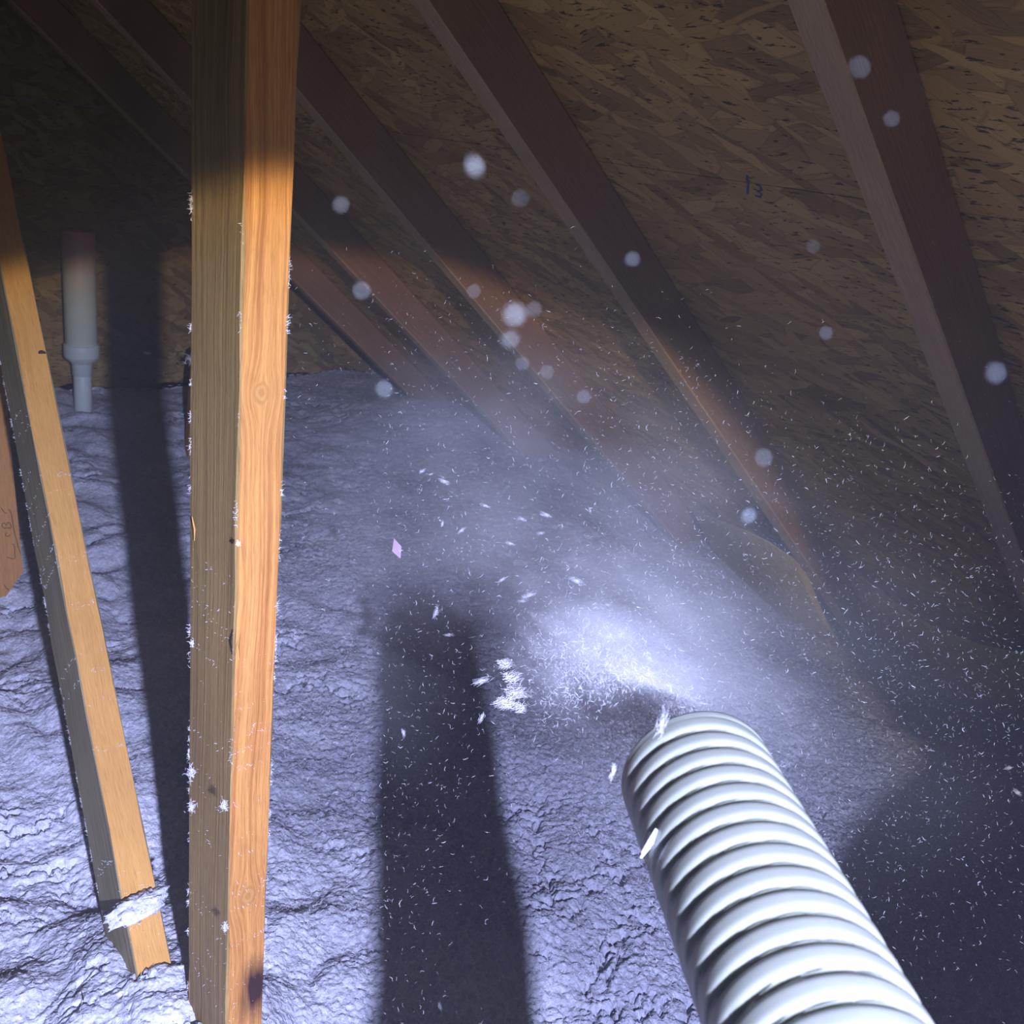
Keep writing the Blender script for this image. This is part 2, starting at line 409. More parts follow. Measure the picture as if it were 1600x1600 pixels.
X, Y = RR*np.sin(AA), RR*np.cos(AA)
Zi = insZ(X, Y)
Y = np.minimum(Y, 3.558)                      # stops at the gable wall
lim = (DK-.004-Zi*NR[2])/NR[0]; X = np.minimum(X, lim)   # and under the roof deck
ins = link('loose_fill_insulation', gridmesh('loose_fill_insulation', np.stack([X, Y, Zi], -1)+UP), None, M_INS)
tag(ins, 'fluffy white blown-in loose-fill insulation blanket covering the attic floor', 'insulation', kind='stuff')

n = 26000; r_ = np.exp(rng.uniform(math.log(.75), math.log(3.4), n)); a_ = np.radians(rng.uniform(-5, 90, n))
fx, fy = r_*np.sin(a_), r_*np.cos(a_); fz = insZ(fx, fy)+.0006; ok = (fy < 3.5) & (fx*NR[0]+fz*NR[2] < DK-.01)
fx, fy, fz, r_ = fx[ok], fy[ok], fz[ok], r_[ok]; D = rng.normal(size=(len(fx), 3)); D[:, 2] *= .45
V, Q = slivers(np.stack([fx, fy, fz], -1), D, rng.uniform(.002, .007, len(fx))*(.7+.3*r_), rng.uniform(.0003, .0008, len(fx))*(.7+.3*r_), .9)
lf = link('loose_fibres', quadmesh('loose_fibres', V+UP, Q), ins, M_FIB); lf['kind'] = 'stuff'

fl = link('floor', mesh('floor', [(-3, -2.5, -1.32), (3.6, -2.5, -1.32), (3.6, 3.6, -1.32), (-3, 3.6, -1.32), (-3, -2.5, -1.30), (3.6, -2.5, -1.30), (3.6, 3.6, -1.30), (-3, 3.6, -1.30)],
     [(0, 1, 2, 3), (4, 5, 6, 7), (0, 1, 5, 4), (1, 2, 6, 5), (2, 3, 7, 6), (3, 0, 4, 7)], -UP), None, M_DRY)
tag(fl, 'gypsum ceiling board below the insulation', kind='structure')

# ------------------------------------------------------------------ roof deck: strand-board sheets
ceil = tag(empty('ceiling'), 'sloping underside of the roof decked with brown strand board sheets', kind='structure')
def sheet(parent, y0, y1, s0, s1, mat, off=0., t=.011):
    """deck sheet between distances s0..s1 down the slope from above the camera"""
    base = NR*DK
    P = lambda s, y, d: base+VS*s+np.array([0, y, 0])+NR*d
    g = .0007
    c = [P(s0+g, y0+g, off), P(s1-g, y0+g, off), P(s1-g, y1-g, off), P(s0+g, y1-g, off)]
    V = c+[p+NR*t for p in c]
    FC = [(0, 1, 2, 3), (4, 5, 6, 7), (0, 1, 5, 4), (1, 2, 6, 5), (2, 3, 7, 6), (3, 0, 4, 7)]
    co = [(y0, s0), (y0, s1), (y1, s1), (y1, s0)]*2
    UV = [co[i] for f in FC for i in f]
    return link('osb_sheet', mesh('osb_sheet', V, FC, -UP, UV), parent, mat)
s_of = lambda x: (x-NR[0]*DK)/VS[0]
S0 = s_of(1.183)
for r_, (sa, sb) in enumerate([(S0-3.66, S0-2.44), (S0-2.44, S0-1.22), (S0-1.22, S0), (S0, S0+1.22), (S0+1.22, S0+2.44), (S0+2.44, S0+3.0)]):
    st = 0.023 if r_ % 2 == 0 else 1.243
    for y0 in (st-2.44-1.22, st-1.22, st+1.22):
        if y0+2.44 > 3.62: sheet(ceil, y0, 3.60, sa, sb, M_OSB)
        else: sheet(ceil, y0, y0+2.44, sa, sb, M_OSB)
    if st > 1: pass
    else: sheet(ceil, st+3.66-.0, 3.60, sa, sb, M_OSB) if st+3.66 < 3.55 else None

# gable wall
wb = tag(empty('wall_back'), 'dark strand board gable wall at the far end', kind='structure')
for z0, z1 in ((-1.3, -.08), (-.08, 1.14), (1.14, 2.3)):
    for x0, x1 in ((-3.0, -1.6), (-1.6, .84), (.84, 3.28)):
        y = 3.56; zr = lambda x: (DK-NR[0]*x)/NR[2]-.001
        g = .002
        pts = []
        for (x, z) in ((x0+g, z0+g), (x1-g, z0+g), (x1-g, z1-g), (x0+g, z1-g)): pts.append([x, z])
        # clip polygon against the roof line
        out = []
        for i in range(4):
            a_, b_ = pts[i], pts[(i+1) % 4]; fa, fb = zr(a_[0])-a_[1], zr(b_[0])-b_[1]
            if fa >= 0: out.append(a_)
            if fa*fb < 0: t = fa/(fa-fb); out.append([a_[0]+(b_[0]-a_[0])*t, a_[1]+(b_[1]-a_[1])*t])
        if len(out) < 3: continue
        n_ = len(out); V = [(p[0], y, p[1]) for p in out]+[(p[0], y+.011, p[1]) for p in out]
        FC = [tuple(range(n_)), tuple(range(n_, 2*n_))]+[(i, (i+1) % n_, n_+(i+1) % n_, n_+i) for i in range(n_)]
        co = [(p[0]+5, p[1]+3) for p in out]*2; UV = [co[i] for f in FC for i in f]
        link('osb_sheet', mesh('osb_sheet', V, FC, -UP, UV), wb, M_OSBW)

# ------------------------------------------------------------------ rafters
raf_lab = ['sloping rafter nearest the camera, outside the right edge of the view', 'nearest visible brown rafter, running down the upper right of the photo to the right edge',
           'second brown rafter, running from the top centre down to the cardboard baffles', 'third rafter, passing behind the floating dust to the right of the front post',
           'fourth rafter, just right of the front post, ending in the insulation', 'fifth and last brown rafter, in front of the strand board gable wall']
for k in range(-0, 6):
    y0 = .013+.61*k+(0 if k else 0)
    P0 = NR*(DK-.0892)+VS*(-1.5)+np.array([0, y0, 0]); P1 = NR*(DK-.0892)+VS*2.6+np.array([0, y0, 0])
    a = unit(P1-P0)
    # width direction = +NR so that the -Y face is the wide one
    V, FC, UV = [], [], []; tdt = .041; wdt = .0885; ch = .002
    prof = [(ch, 0), (wdt-ch, 0), (wdt, ch), (wdt, tdt-ch), (wdt-ch, tdt), (ch, tdt), (0, tdt-ch), (0, ch)]
    per = np.cumsum([0]+[math.hypot(prof[(i+1) % 8][0]-prof[i][0], prof[(i+1) % 8][1]-prof[i][1]) for i in range(8)])
    ns = 30; bow = rng.normal(0, .0015)
    for s in range(ns+1):
        t = s/ns*4.1; bw = bow*math.sin(s/ns*math.pi*2)
        for q in prof: V.append(P0+a*t+NR*q[0]+np.array([0, q[1]+bw, 0]))
    for s in range(ns):
        for i in range(8):
            FC.append((s*8+i, s*8+(i+1) % 8, (s+1)*8+(i+1) % 8, (s+1)*8+i))
            u0, u1 = s/ns*4.1+k*7.3, (s+1)/ns*4.1+k*7.3; UV += [(u0, per[i]), (u0, per[i+1]), (u1, per[i+1]), (u1, per[i])]
    for o in (0, ns*8): FC.append(tuple(o+i for i in range(8))); UV += [(q[0]*8, q[1]) for q in prof]
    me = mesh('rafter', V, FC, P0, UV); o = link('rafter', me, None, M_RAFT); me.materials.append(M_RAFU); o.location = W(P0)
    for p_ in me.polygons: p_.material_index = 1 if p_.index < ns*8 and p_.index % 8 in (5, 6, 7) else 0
    tag(o, raf_lab[k], 'rafter', 'roof rafters under the deck')

# ------------------------------------------------------------------ cardboard baffles in the rafter bays
def baffle(tops, label):
    T = [onroof(x, y, o) for x, y, o in tops]
    # resample
    n = 28; tt = np.linspace(0, len(T)-1, n); P = np.array([[np.interp(t, range(len(T)), [q[c] for q in T]) for c in range(3)] for t in tt])
    rows = []
    for s in np.linspace(0, .55, 26):
        rows.append(P+VS*s-NR*(.03*math.sin(min(s/.3, 1)*1.5)+.02*s))
    G = np.array(rows); G = np.concatenate([G, (G+NR*.003)[::-1], G[:1]], 0)
    base = G[0, 0]
    o = link('rafter_baffle', gridmesh('rafter_baffle', G, base), None, M_BAF); o.location = W(base)
    tag(o, label, 'baffle', 'cardboard vent baffles in the rafter bays'); return o
baffle([(1082, 796, .02), (1100, 806, .045), (1125, 815, .07), (1160, 828, .088), (1200, 847, .09), (1245, 878, .089), (1262, 900, .088)], 'olive cardboard vent baffle bulging between the second and third rafters above the lit insulation')
baffle([(1322, 884, .012), (1350, 905, .03), (1400, 944, .055), (1460, 982, .075), (1530, 1008, .085), (1600, 1022, .09), (1650, 1045, .09)], 'shaded cardboard vent baffle in the nearest rafter bay by the right edge')

# ------------------------------------------------------------------ front post
def fuzz_on(P0, P1, n, parent, base, spread=(.0, .0), dirn=None, ln=(.003, .009)):
    P0, P1 = np.asarray(P0), np.asarray(P1); t = rng.uniform(0, 1, n)**.85
    P = P0+(P1-P0)*t[:, None]+np.asarray(spread)*rng.uniform(0, 1, (n, 1)) if len(np.shape(spread)) and len(spread) == 3 else P0+(P1-P0)*t[:, None]
    D = rng.normal(size=(n, 3))+(np.asarray(dirn)*1.2 if dirn is not None else 0)
    return P, D, rng.uniform(*ln, n)
pb = np.array([.3325, .692, -1.12])
post = tag(empty('stud_post', W(pb)), 'upright pine post in the foreground with an orange front face and knots', 'post')
pst = board('timber', pb+np.array([-.0012, -.0008, 0]), pb+np.array([-.0045, -.003, 1.62]), (1, 0, 0), .038, .089, post, pb, (M_POST_F, M_POST_S), 30)
def lint(base, segs, parent, name='lint'):
    Ps, Ds, Ls = [], [], []
    for (A, B, sp, dn, n) in segs:
        t = rng.uniform(0, 1, n)
        if rng.uniform() > -1:   # gather in small clusters
            cl = rng.uniform(0, 1, max(3, n//9)); t = np.clip(cl[rng.integers(0, len(cl), n)]+rng.normal(0, .004, n), 0, 1)
        A, B, sp = map(np.asarray, (A, B, sp))
        spr = rng.uniform(0, 1, max(3, n//9)); 
        P = A+(B-A)*t[:, None]+sp*(rng.uniform(0, 1, (n, 1)))
        Ps.append(P); Ds.append(rng.normal(size=(n, 3))+np.asarray(dn)*.8); Ls.append(rng.uniform(.0015, .0055, n))
    V, Q = slivers(np.concatenate(Ps), np.concatenate(Ds), np.concatenate(Ls), .00045, .9)
    o = link(name, quadmesh(name, V, Q, base), parent, M_FIB); o['kind'] = 'stuff'; o['label'] = 'white insulation lint clinging to the wood'
    return o
x0, y0_ = pb[0], pb[1]
lint(pb, [((x0-.002, y0_+.088, -.9), (x0-.004, y0_+.086, -.05), (0, -.002, 0), (-1, 0, 0), 210),
          ((x0-.001, y0_, -.9), (x0-.003, y0_-.002, .0), (0, .003, 0), (-.5, -.5, 0), 170),
          ((x0-.001, y0_, -.9), (x0-.002, y0_-.001, -.35), (0, .085, 0), (-1, 0, 0), 330),
          ((x0, y0_-.001, -.9), (x0-.001, y0_-.001, -.40), (.037, 0, 0), (0, -1, 0), 330),
          ((x0+.037, y0_-.001, -.9), (x0+.034, y0_-.003, -.1), (0, .002, 0), (1, -.3, 0), 220)], post)
# two splinters
for (px, py, z, dx, dy, c) in ((304, 826, .86, -.012, -.045, 'near'), (371, 1010, .790, .001, -.035, 'f')):
    A = dz(px, py, z); V, Q = slivers(np.array([A]), np.array([[dx*.3, 0, .04]]), .022, .0022, .3)
    link('splinter', quadmesh('splinter', V, Q, pb), post, M_BRACE_F)
# fuzzy tufts hanging on the left edge
def tuftmesh(name, c, r, n, base, elong=(1, 1, 1), ln=1.0, core=True, stretch=None, wd=None):
    c = np.asarray(c, float); V, Q = None, None
    P = c+rng.normal(0, .45, (n, 3))*r*np.asarray(elong)
    D = rng.normal(size=(n, 3))
    if stretch is not None: D = D*.35+unit(stretch)*1.2*rng.choice([-1, 1], (n, 1))
    V, Q = slivers(P, D, rng.uniform(.5, 1.2, n)*r*ln, wd or max(.0005, r*.09), .9)
    if core:
        u = np.linspace(0, 2*np.pi, 12, endpoint=False); v = np.linspace(.01, np.pi-.01, 8)
        uu, vv = np.meshgrid(u, v); rad = r*.55*(1+.45*rng.normal(0, .5, uu.shape))
        S = np.stack([np.cos(uu)*np.sin(vv)*rad, np.sin(uu)*np.sin(vv)*rad, np.cos(vv)*rad], -1)*np.asarray(elong)+c
        i = np.arange(7)[:, None]; j = np.arange(12)[None]
        q2 = np.stack([i*12+j, i*12+(j+1) % 12, (i+1)*12+(j+1) % 12, (i+1)*12+j], -1).reshape(-1, 4)+len(V)
        V = np.concatenate([V, S.reshape(-1, 3)]); Q = np.concatenate([Q, q2])
    return quadmesh(name, V, Q, base)
for px, py, z, r in ((299, 1207, .90, .009), (299, 1262, .90, .008), (350, 1258, .83, .007), (300, 1005, .84, .004), (372, 850, .77, .003), (352, 1448, .88, .006)):
    me = tuftmesh('tuft', dz(px, py, z), r*.6, 70, pb, (.7, .7, 1.3), .9, False, wd=.0004); link('tuft', me, post, M_FIB)

# ------------------------------------------------------------------ leaning brace
bb = np.array([.311, .912, -.826]); bd = unit([.059, .506, .44])
B0 = bb-bd*.32; B1 = bb+bd*1.65
wdir = np.cross(bd, np.cross([1, 0, 0], bd)); 
brace = tag(empty('leaning_brace', W(B0)), 'yellow smooth-faced wooden brace leaning away left of the post, its foot in the insulation', 'brace')
br = board('timber', B0, B1, (1, 0.05, 0), .038, .089, brace, B0, (M_BRACE_F, M_BRACE_S), 30)
side = unit(np.cross(bd, unit(np.array([1, .05, 0])-np.dot([1, .05, 0], bd)*bd))); side = side if side[1] > 0 else -side
lint(B0, [(B0+bd*.2+side*.086, B0+bd*1.1+side*.086, (0, 0, 0), (-1, 0, .3), 420), (B0+bd*.3, B0+bd*1.0, side*.08, (-1, 0, 0), 160), (B0+bd*.25, B0+bd*.9, (.037, 0, 0), (0, -1, .5), 120)], brace)
for px, py, z in ((66, 552, 1.40),):
    k_ = dz(px, py, z-.004); V = []
    for i in range(10): V.append(k_+np.array([math.cos(i*.628)*.005, 0, math.sin(i*.628)*.0035]))
    V = np.array(V); V = np.concatenate([V, V+np.array([0, .004, 0])]); FC = [tuple(range(10)), tuple(range(10, 20))]+[(i, (i+1) % 10, 10+(i+1) % 10, 10+i) for i in range(10)]
    o = link('knot', mesh('knot', V, FC, B0), brace, M_INK); o['label'] = 'small dark knot'
# strip of insulation lying across its foot
def lump(name, c, size, label, seed, cat='insulation', mat=None, rot=0, res=40, group=None, rough=.25):
    u = np.linspace(0, 2*np.pi, res, endpoint=False); v = np.linspace(.02, np.pi-.02, res//2)
    uu, vv = np.meshgrid(u, v); nx, ny, nz = np.cos(uu)*np.sin(vv), np.sin(uu)*np.sin(vv), np.cos(vv)
    d = 1+rough*(vnoise(nx*3+seed, ny*3+nz*3, seed))+rough*.8*vnoise(nx*8+nz*5, ny*8+seed, seed+1)+rough*.5*vnoise(nx*20+nz*11, ny*20+seed, seed+2)
    S = np.stack([nx*size[0]*d, ny*size[1]*d, nz*size[2]*d], -1)
    cr, sr = math.cos(rot), math.sin(rot); S = np.stack([S[..., 0]*cr-S[..., 1]*sr, S[..., 0]*sr+S[..., 1]*cr, S[..., 2]], -1)
    n = 160; P = rng.normal(size=(n, 3)); P /= np.linalg.norm(P, axis=1)[:, None]; P = P*np.asarray(size)
    P = np.stack([P[:, 0]*cr-P[:, 1]*sr, P[:, 0]*sr+P[:, 1]*cr, P[:, 2]], -1)
    o = link(name, gridmesh(name, S, (0, 0, 0), closed_u=True), None, mat or M_INS); o.location = W(c)
    tag(o, label, cat, group); return o
c = dz(214, 1418, 1.113)
lump('insulation_clump', c, (.036, .016, .0105), 'white strip of insulation lying across the foot of the leaning brace', 3, rot=.15)
for i, (px, py, zz) in enumerate(((178, 1418, 1.12), (196, 1522, 1.05), (240, 1528, 1.04), (160, 1380, 1.15), (268, 1500, 1.06))):
    pass

# ------------------------------------------------------------------ board at the left edge with handwriting
A1, A0 = onY(-2, 500, 2.02), onY(36, 893, 1.98)
dirb = unit(A1-A0); wl = np.array([1, 0, 0]); 
lb = A0
lboard = tag(empty('web_board', W(lb)), 'orange-brown board end with handwritten pen marks at the left edge', 'board')
wd_ = unit(wl-(wl@dirb)*dirb)
P = lambda t, s, d: lb+dirb*t+wd_*s+np.array([0, d, 0])
poly = [(-.0, 0), (1.1, 0), (1.1, -.089), (-.045, -.089), (-.045, -.035)]
V = [P(t, s, 0) for t, s in poly]+[P(t, s, .038) for t, s in poly]
FC = [tuple(range(5)), tuple(range(5, 10))]+[(i, (i+1) % 5, 5+(i+1) % 5, 5+i) for i in range(5)]
UV = []
for f in FC:
    for i in f: UV.append((poly[i % 5][0]+3, poly[i % 5][1]+(.04 if i > 4 else 0)))
link('timber', mesh('timber', V, FC, lb, UV), lboard, M_BOARD)
def stroke(name, pts, fn, wdt, parent, base, mat, nrm):
    """ribbon with a little thickness through pixel points placed on a surface"""
    C = [np.asarray(fn(*p)) for p in pts]; V, FC = [], []; nrm = unit(nrm)
    for i, p in enumerate(C):
        t = unit(C[min(i+1, len(C)-1)]-C[max(i-1, 0)]); s = np.cross(t, nrm)*wdt/2
        V += [p-s, p+s, p+s+nrm*.0004, p-s+nrm*.0004]
    for i in range(len(C)-1):
        for k in range(4): FC.append((i*4+k, i*4+(k+1) % 4, i*4+4+(k+1) % 4, i*4+4+k))
    FC += [(0, 1, 2, 3), tuple(len(V)-4+k for k in range(4))]
    return link(name, mesh(name, V, FC, base), parent, mat)
def zc(u, v):    # from the close crop (533x1600 of x0..60, y760..940) onto the board's face
    x, y = u*60/533, 760+v*180/1600
    r = ray(x, y); nb = unit(np.cross(dirb, wd_)); return r*((lb@nb)/(r@nb))
nb = unit(np.cross(dirb, wd_)); nb = nb if nb[1] < 0 else -nb
for pts in ([(12, 292), (30, 318), (48, 350), (72, 372), (92, 366)],
            [(118, 322), (138, 332), (156, 380), (165, 440), (176, 500), (190, 590), (205, 660), (232, 750), (255, 850), (288, 938)],
            [(28, 520), (30, 560), (60, 580), (105, 575), (152, 585), (156, 550), (140, 512), (110, 500), (96, 520), (88, 545), (75, 520), (50, 505), (28, 520)],
            [(100, 640), (78, 655), (76, 685), (98, 695), (120, 690), (140, 672)],
            [(165, 800), (190, 808), (202, 850), (204, 920), (210, 988), (190, 1008), (150, 998), (92, 982)],
            [(60, 1365), (80, 1405), (118, 1440)]):
    stroke('pen_mark', pts, zc, .0011, lboard, lb, M_INK, nb)

# brown web glimpsed behind the post
q0, q1 = dz(292, 700, 3.05), dz(306, 540, 3.15)
wb2 = tag(empty('web_stub', W(q0)), 'short brown board mostly hidden behind the left side of the front post', 'board')
board('timber', q0-np.array([0, 0, .1]), q1+np.array([0, 0, .0]), (1, 0, 0), .07, .038, wb2, q0, (M_BOARD, M_BOARD), 6)
me = tuftmesh('tuft', dz(304, 562, 3.1), .03, 60, q0, (1, .7, .6), 1.0, True); link('tuft', me, wb2, M_FIB)

# ------------------------------------------------------------------ vent pipe
pbp = dz(131, 655, 3.33); tb = pbp
vp = tag(empty('vent_pipe', W(tb)), 'white plastic vent pipe with a reducer and a painted-on pink beam edge at its top, standing in the insulation', 'pipe')
def lathe(name, prof, axis0, parent, base, mat, n=32):
    G = np.array([[(axis0[0]+r*math.cos(a), axis0[1]+r*math.sin(a), axis0[2]+z) for a in np.linspace(0, 2*np.pi, n, endpoint=False)] for r, z in prof])
    return link(name, gridmesh(name, G, base, closed_u=True), parent, mat)
zz = lambda y: dz(127, y, 3.33)[2]-tb[2]
m, nt, b_ = newmat('pipe plastic with painted beam edge', .45, .4); N = NB(nt)
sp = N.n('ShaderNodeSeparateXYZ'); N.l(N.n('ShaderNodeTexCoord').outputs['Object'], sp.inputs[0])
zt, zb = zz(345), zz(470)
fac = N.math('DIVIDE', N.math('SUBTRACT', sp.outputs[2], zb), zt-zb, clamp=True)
N.l(N.ramp(fac, [(0, (.66, .72, .60)), (.45, (.62, .56, .52)), (1, (.62, .22, .22))]), b_.inputs['Base Color']); M_PIPE_U = m  # pink towards the top paints in the reddish rim of the torch beam
M_PIPE = plain('grey-white pipe', (.68, .76, .74), .45, .4, .06)
k = 3.33/F
lathe('lower_pipe', [(0.0, -.12), (13.2*k, -.12), (13.2*k, zz(572)), (12*k, zz(570))], tb, vp, tb, M_PIPE)
lathe('reducer', [(12*k, zz(580)), (14.6*k, zz(578)), (15*k, zz(560)), (17*k, zz(556)), (25*k, zz(549)), (26*k, zz(545)), (26*k, zz(529)), (24.5*k, zz(526)), (22*k, zz(526))], tb, vp, tb, M_PIPE)
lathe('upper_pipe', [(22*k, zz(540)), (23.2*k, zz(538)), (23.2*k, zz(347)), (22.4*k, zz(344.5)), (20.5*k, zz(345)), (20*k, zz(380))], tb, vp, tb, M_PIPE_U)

# ------------------------------------------------------------------ blowing hose
E_ = dz(1087, 1214, .60); A_ = dz(1268, 1600, .434)
dh = unit(A_-E_)
q_ = A_+dh*.20
path = [E_, A_, A_+dh*.10, q_, q_+np.array([-.06, -.09, -.03]), q_+np.array([.0, -.18, -.04]), np.array([.28, -.225, -.31]), np.array([.46, -.165, -.30]), np.array([.63, -.143, -.30]), np.array([.95, -.13, -.30]), np.array([1.10, -.165, -.31]), np.array([1.08, -.22, -.31]), np.array([.9, -.222, -.30]), np.array([.5, -.25, -.31]), np.array([.36, -.30, -.33]), np.array([.48, -.36, -.33]), np.array([.75, -.305, -.32]), np.array([1.0, -.30, -.33]), np.array([1.2, -.4, -.45]), np.array([1.3, -.7, -.8])]  # past the straight run: unseen loops, added to shade the lower right insulation
def catmull(P, step):
    P = [2*P[0]-P[1]]+list(P)+[2*P[-1]-P[-2]]; out = []
    for i in range(1, len(P)-2):
        L = np.linalg.norm(P[i+1]-P[i]); n = max(2, int(L/step))
        for k in range(n):
            t = k/n; t0 = np.array([2*P[i], (P[i+1]-P[i-1]), 2*P[i-1]-5*P[i]+4*P[i+1]-P[i+2], -P[i-1]+3*P[i]-3*P[i+1]+P[i+2]])
            out.append(.5*(t0[0]+t0[1]*t+t0[2]*t*t+t0[3]*t**3))
    out.append(P[-2]); return np.array(out)
C = catmull(path, .0011); seg = np.linalg.norm(np.diff(C, axis=0), axis=1); S = np.concatenate([[0], np.cumsum(seg)])
T = np.gradient(C, axis=0); T /= np.linalg.norm(T, axis=1)[:, None]
nv = unit(np.cross(T[0], [0, 0, 1])); NN = []
for t in T: nv = unit(nv-(nv@t)*t); NN.append(nv)
NN = np.array(NN); BB = np.cross(T, NN)
HR, PITCH = .0442, .0158
th_ = np.linspace(0, 2*np.pi, 72, endpoint=False)
ph = (S[:, None]/PITCH+th_[None]/(2*np.pi)) % 1.0
rib = np.where(ph < .80, np.clip(1-((ph-.40)/.42)**4, 0, 1)**.8, 0)           # broad rounded rib
rib = np.maximum(rib, .50*np.exp(-((ph-.90)/.035)**2))                                   # thin wire rib in the groove
rad = HR-.0026+.0028*rib
rad = np.where(S[:, None] < .0045, HR, rad)
G = C[:, None]+rad[..., None]*(np.cos(th_)[None, :, None]*NN[:, None]+np.sin(th_)[None, :, None]*BB[:, None])
inner = C[:260:8, None]+(HR-.0065)*(np.cos(th_)[None, :, None]*NN[:260:8, None]+np.sin(th_)[None, :, None]*BB[:260:8, None])
G = np.concatenate([inner[::-1], G], 0)
mh, nt, b_ = newmat('ribbed hose plastic', .38, .45); N = NB(nt)
b_.inputs['Base Color'].default_value = (.86, .90, .80, 1)
b_.inputs['Subsurface Weight'].default_value = .35; b_.inputs['Subsurface Radius'].default_value = (1, 1, .7); b_.inputs['Subsurface Scale'].default_value = .006
nz_ = N.noise(N.n('ShaderNodeTexCoord').outputs['Object'], 40, 3); N.l(N.ramp(nz_, [(.3, (.29, .325, .265)), (.7, (.34, .365, .30))]), b_.inputs['Base Color'])
hose = link('blower_hose', gridmesh('blower_hose', G, E_, closed_u=True), None, mh); hose.location = W(E_)
tag(hose, 'white ribbed flexible blower hose pointing into the attic at the lower right', 'hose')
V, Q = slivers(np.array([dz(1012, 1322, .528), dz(1016, 1315, .525)]), np.array([R@np.array([.35, -.9, .1]), R@np.array([.5, -.8, .1])]), .014, .004, .3)
o = link('insulation_flake', quadmesh('insulation_flake', V, Q, dz(1012, 1322, .528)), None, M_SPECK); o.location = W(dz(1012, 1322, .528))
tag(o, 'creamy white flake stuck to the left side of the ribbed hose', 'flake')
c = dz(1200, 1203, .59); o = link('insulation_tuft', tuftmesh('insulation_tuft', c, .004, 60, c, (1.4, .8, .6), 1.2, True), None, M_FIB); o.location = W(c)
tag(o, 'small white tuft sticking out from the right rim of the hose mouth', 'tuft')

# blue marker scribble on the deck
def on_deck(x, y): return onroof(x, y, .0005)
ink = []
mk = tag(empty('marker_scribble', W(on_deck(1175, 290))), 'faint blue marker scribble on the roof deck between the first two rafters', 'marking')
for pts in ([(1167, 274), (1169, 288), (1168, 303)], [(1181, 288), (1188, 291), (1190, 297), (1184, 299), (1190, 303), (1188, 308), (1180, 306)]):
    stroke('ink_line', pts, on_deck, .0035, mk, on_deck(1175, 290), M_BLUE, -NR)

# ------------------------------------------------------------------ small dark twigs on the insulation
for i, (px, py, Z, a, L, lab) in enumerate(((148, 826, -.98, .25, .022, 'short dark splinter on the insulation between brace and post'),
                                       (55, 952, -.98, -.5, .028, 'dark splinter poking out beside the left edge of the leaning brace'),
                                       (130, 1560, -.90, 1.4, .010, 'tiny dark speck of wood near the lower left corner'))):
    p = onZ(px, py, Z+.012); D = R@np.array([math.cos(a), math.sin(a), .1])
    V, Q = slivers(p[None], D[None], L, .0022, .2); o = link('wood_splinter', quadmesh('wood_splinter', V, Q, p), None, M_INK); o.location = W(p); tag(o, lab, 'splinter')

# ------------------------------------------------------------------ airborne flakes, tufts and dust
fl_list = [  # px, py, depth, radius (m), elongated dir in image (dx, dy), label
 (694, 752, 1.6, .009, (1, .3), 'lilac-white round tuft flying above the middle of the plume'),
 (660, 736, 1.6, .006, (1, -.6), 'thin pale flake left of the lilac round tuft'),
 (673, 741, 1.7, .004, (1, -.2), 'tiny cream crumb beside the lilac round tuft'),
 (758, 790, 1.5, .007, (1, .3), 'comb-shaped white flake above the centre of the plume'),
 (853, 804, 1.6, .011, (1, .4), 'bright wide tuft at the upper right of the plume'),
 (815, 811, 1.7, .009, (1, .3), 'faint wide tuft left of the bright wide tuft'),
 (845, 833, 1.7, .008, (1, 0), 'round cream blob below the bright wide tuft'),
 (691, 818, 1.5, .005, (.3, -1), 'small upright flake in the upper left of the plume'),
 (721, 829, 1.5, .006, (1, -.7), 'small slanting flake in the upper left of the plume'),
 (797, 849, 1.5, .007, (1, .3), 'flat pale flake under the round cream blob'),
 (922, 798, 1.6, .005, (.2, 1), 'small pale flake high on the right of the plume'),
 (785, 905, 1.4, .006, (1, -.6), 'small ragged flake at the centre of the plume'),
 (826, 930, 1.3, .010, (1, -.4), 'streaky curved tuft near the centre of the plume'),
 (815, 939, 1.3, .005, (1, 0), 'small bright flake under the streaky curved tuft'),
 (860, 941, 1.2, .0035, (1, -1), 'bright white pellet above the densest spray'),
 (819, 980, 1.2, .0030, (.3, 1), 'bright white pellet left of the densest spray'),
 (833, 962, 1.2, .007, (1, 1), 'slanting tuft between the two bright pellets'),
 (900, 907, 1.3, .010, (1, .4), 'curved brow-shaped tuft right of the centre'),
 (949, 945, 1.2, .006, (1, .2), 'pale round flake right of the brow-shaped tuft'),
 (681, 957, 1.3, .008, (.4, -1), 'soft pale tuft over the top of the hose shadow'),
 (701, 992, 1.3, .006, (1, 0), 'soft pale crumb over the right side of the hose shadow'),
 (752, 1064, .86, .0075, (1, -.3), 'thick white chunk beside the right edge of the hose shadow'),
 (753, 1120, .88, .005, (.3, -1), 'upright pale flake low beside the hose shadow'),
 (1034, 1130, .53, .0065, (.3, -1), 'long bright flake just leaving the hose mouth'),
 (1576, 1200, 1.2, .005, (1, -.2), 'bright leaf-shaped flake near the right edge'),
 (1590, 1238, 1.2, .006, (1, .7), 'thin pale flake below the leaf-shaped flake near the right edge'),
 (957, 1205, .56, .004, (.2, -1), 'tiny pale flake left of the hose mouth'),
 (630, 1145, 1.1, .005, (.3, 1), 'faint upright flake inside the hose shadow'),
 (688, 1573, .9, .004, (.3, 1), 'bright sliver at the bottom of the hose shadow'),
 (713, 1580, .9, .003, (.5, 1), 'tiny bright sliver right of the sliver in the hose shadow'),
 (230, 551, 2.2, .008, (1, .1), 'pale flake floating in the post shadow on the gable wall'),
]
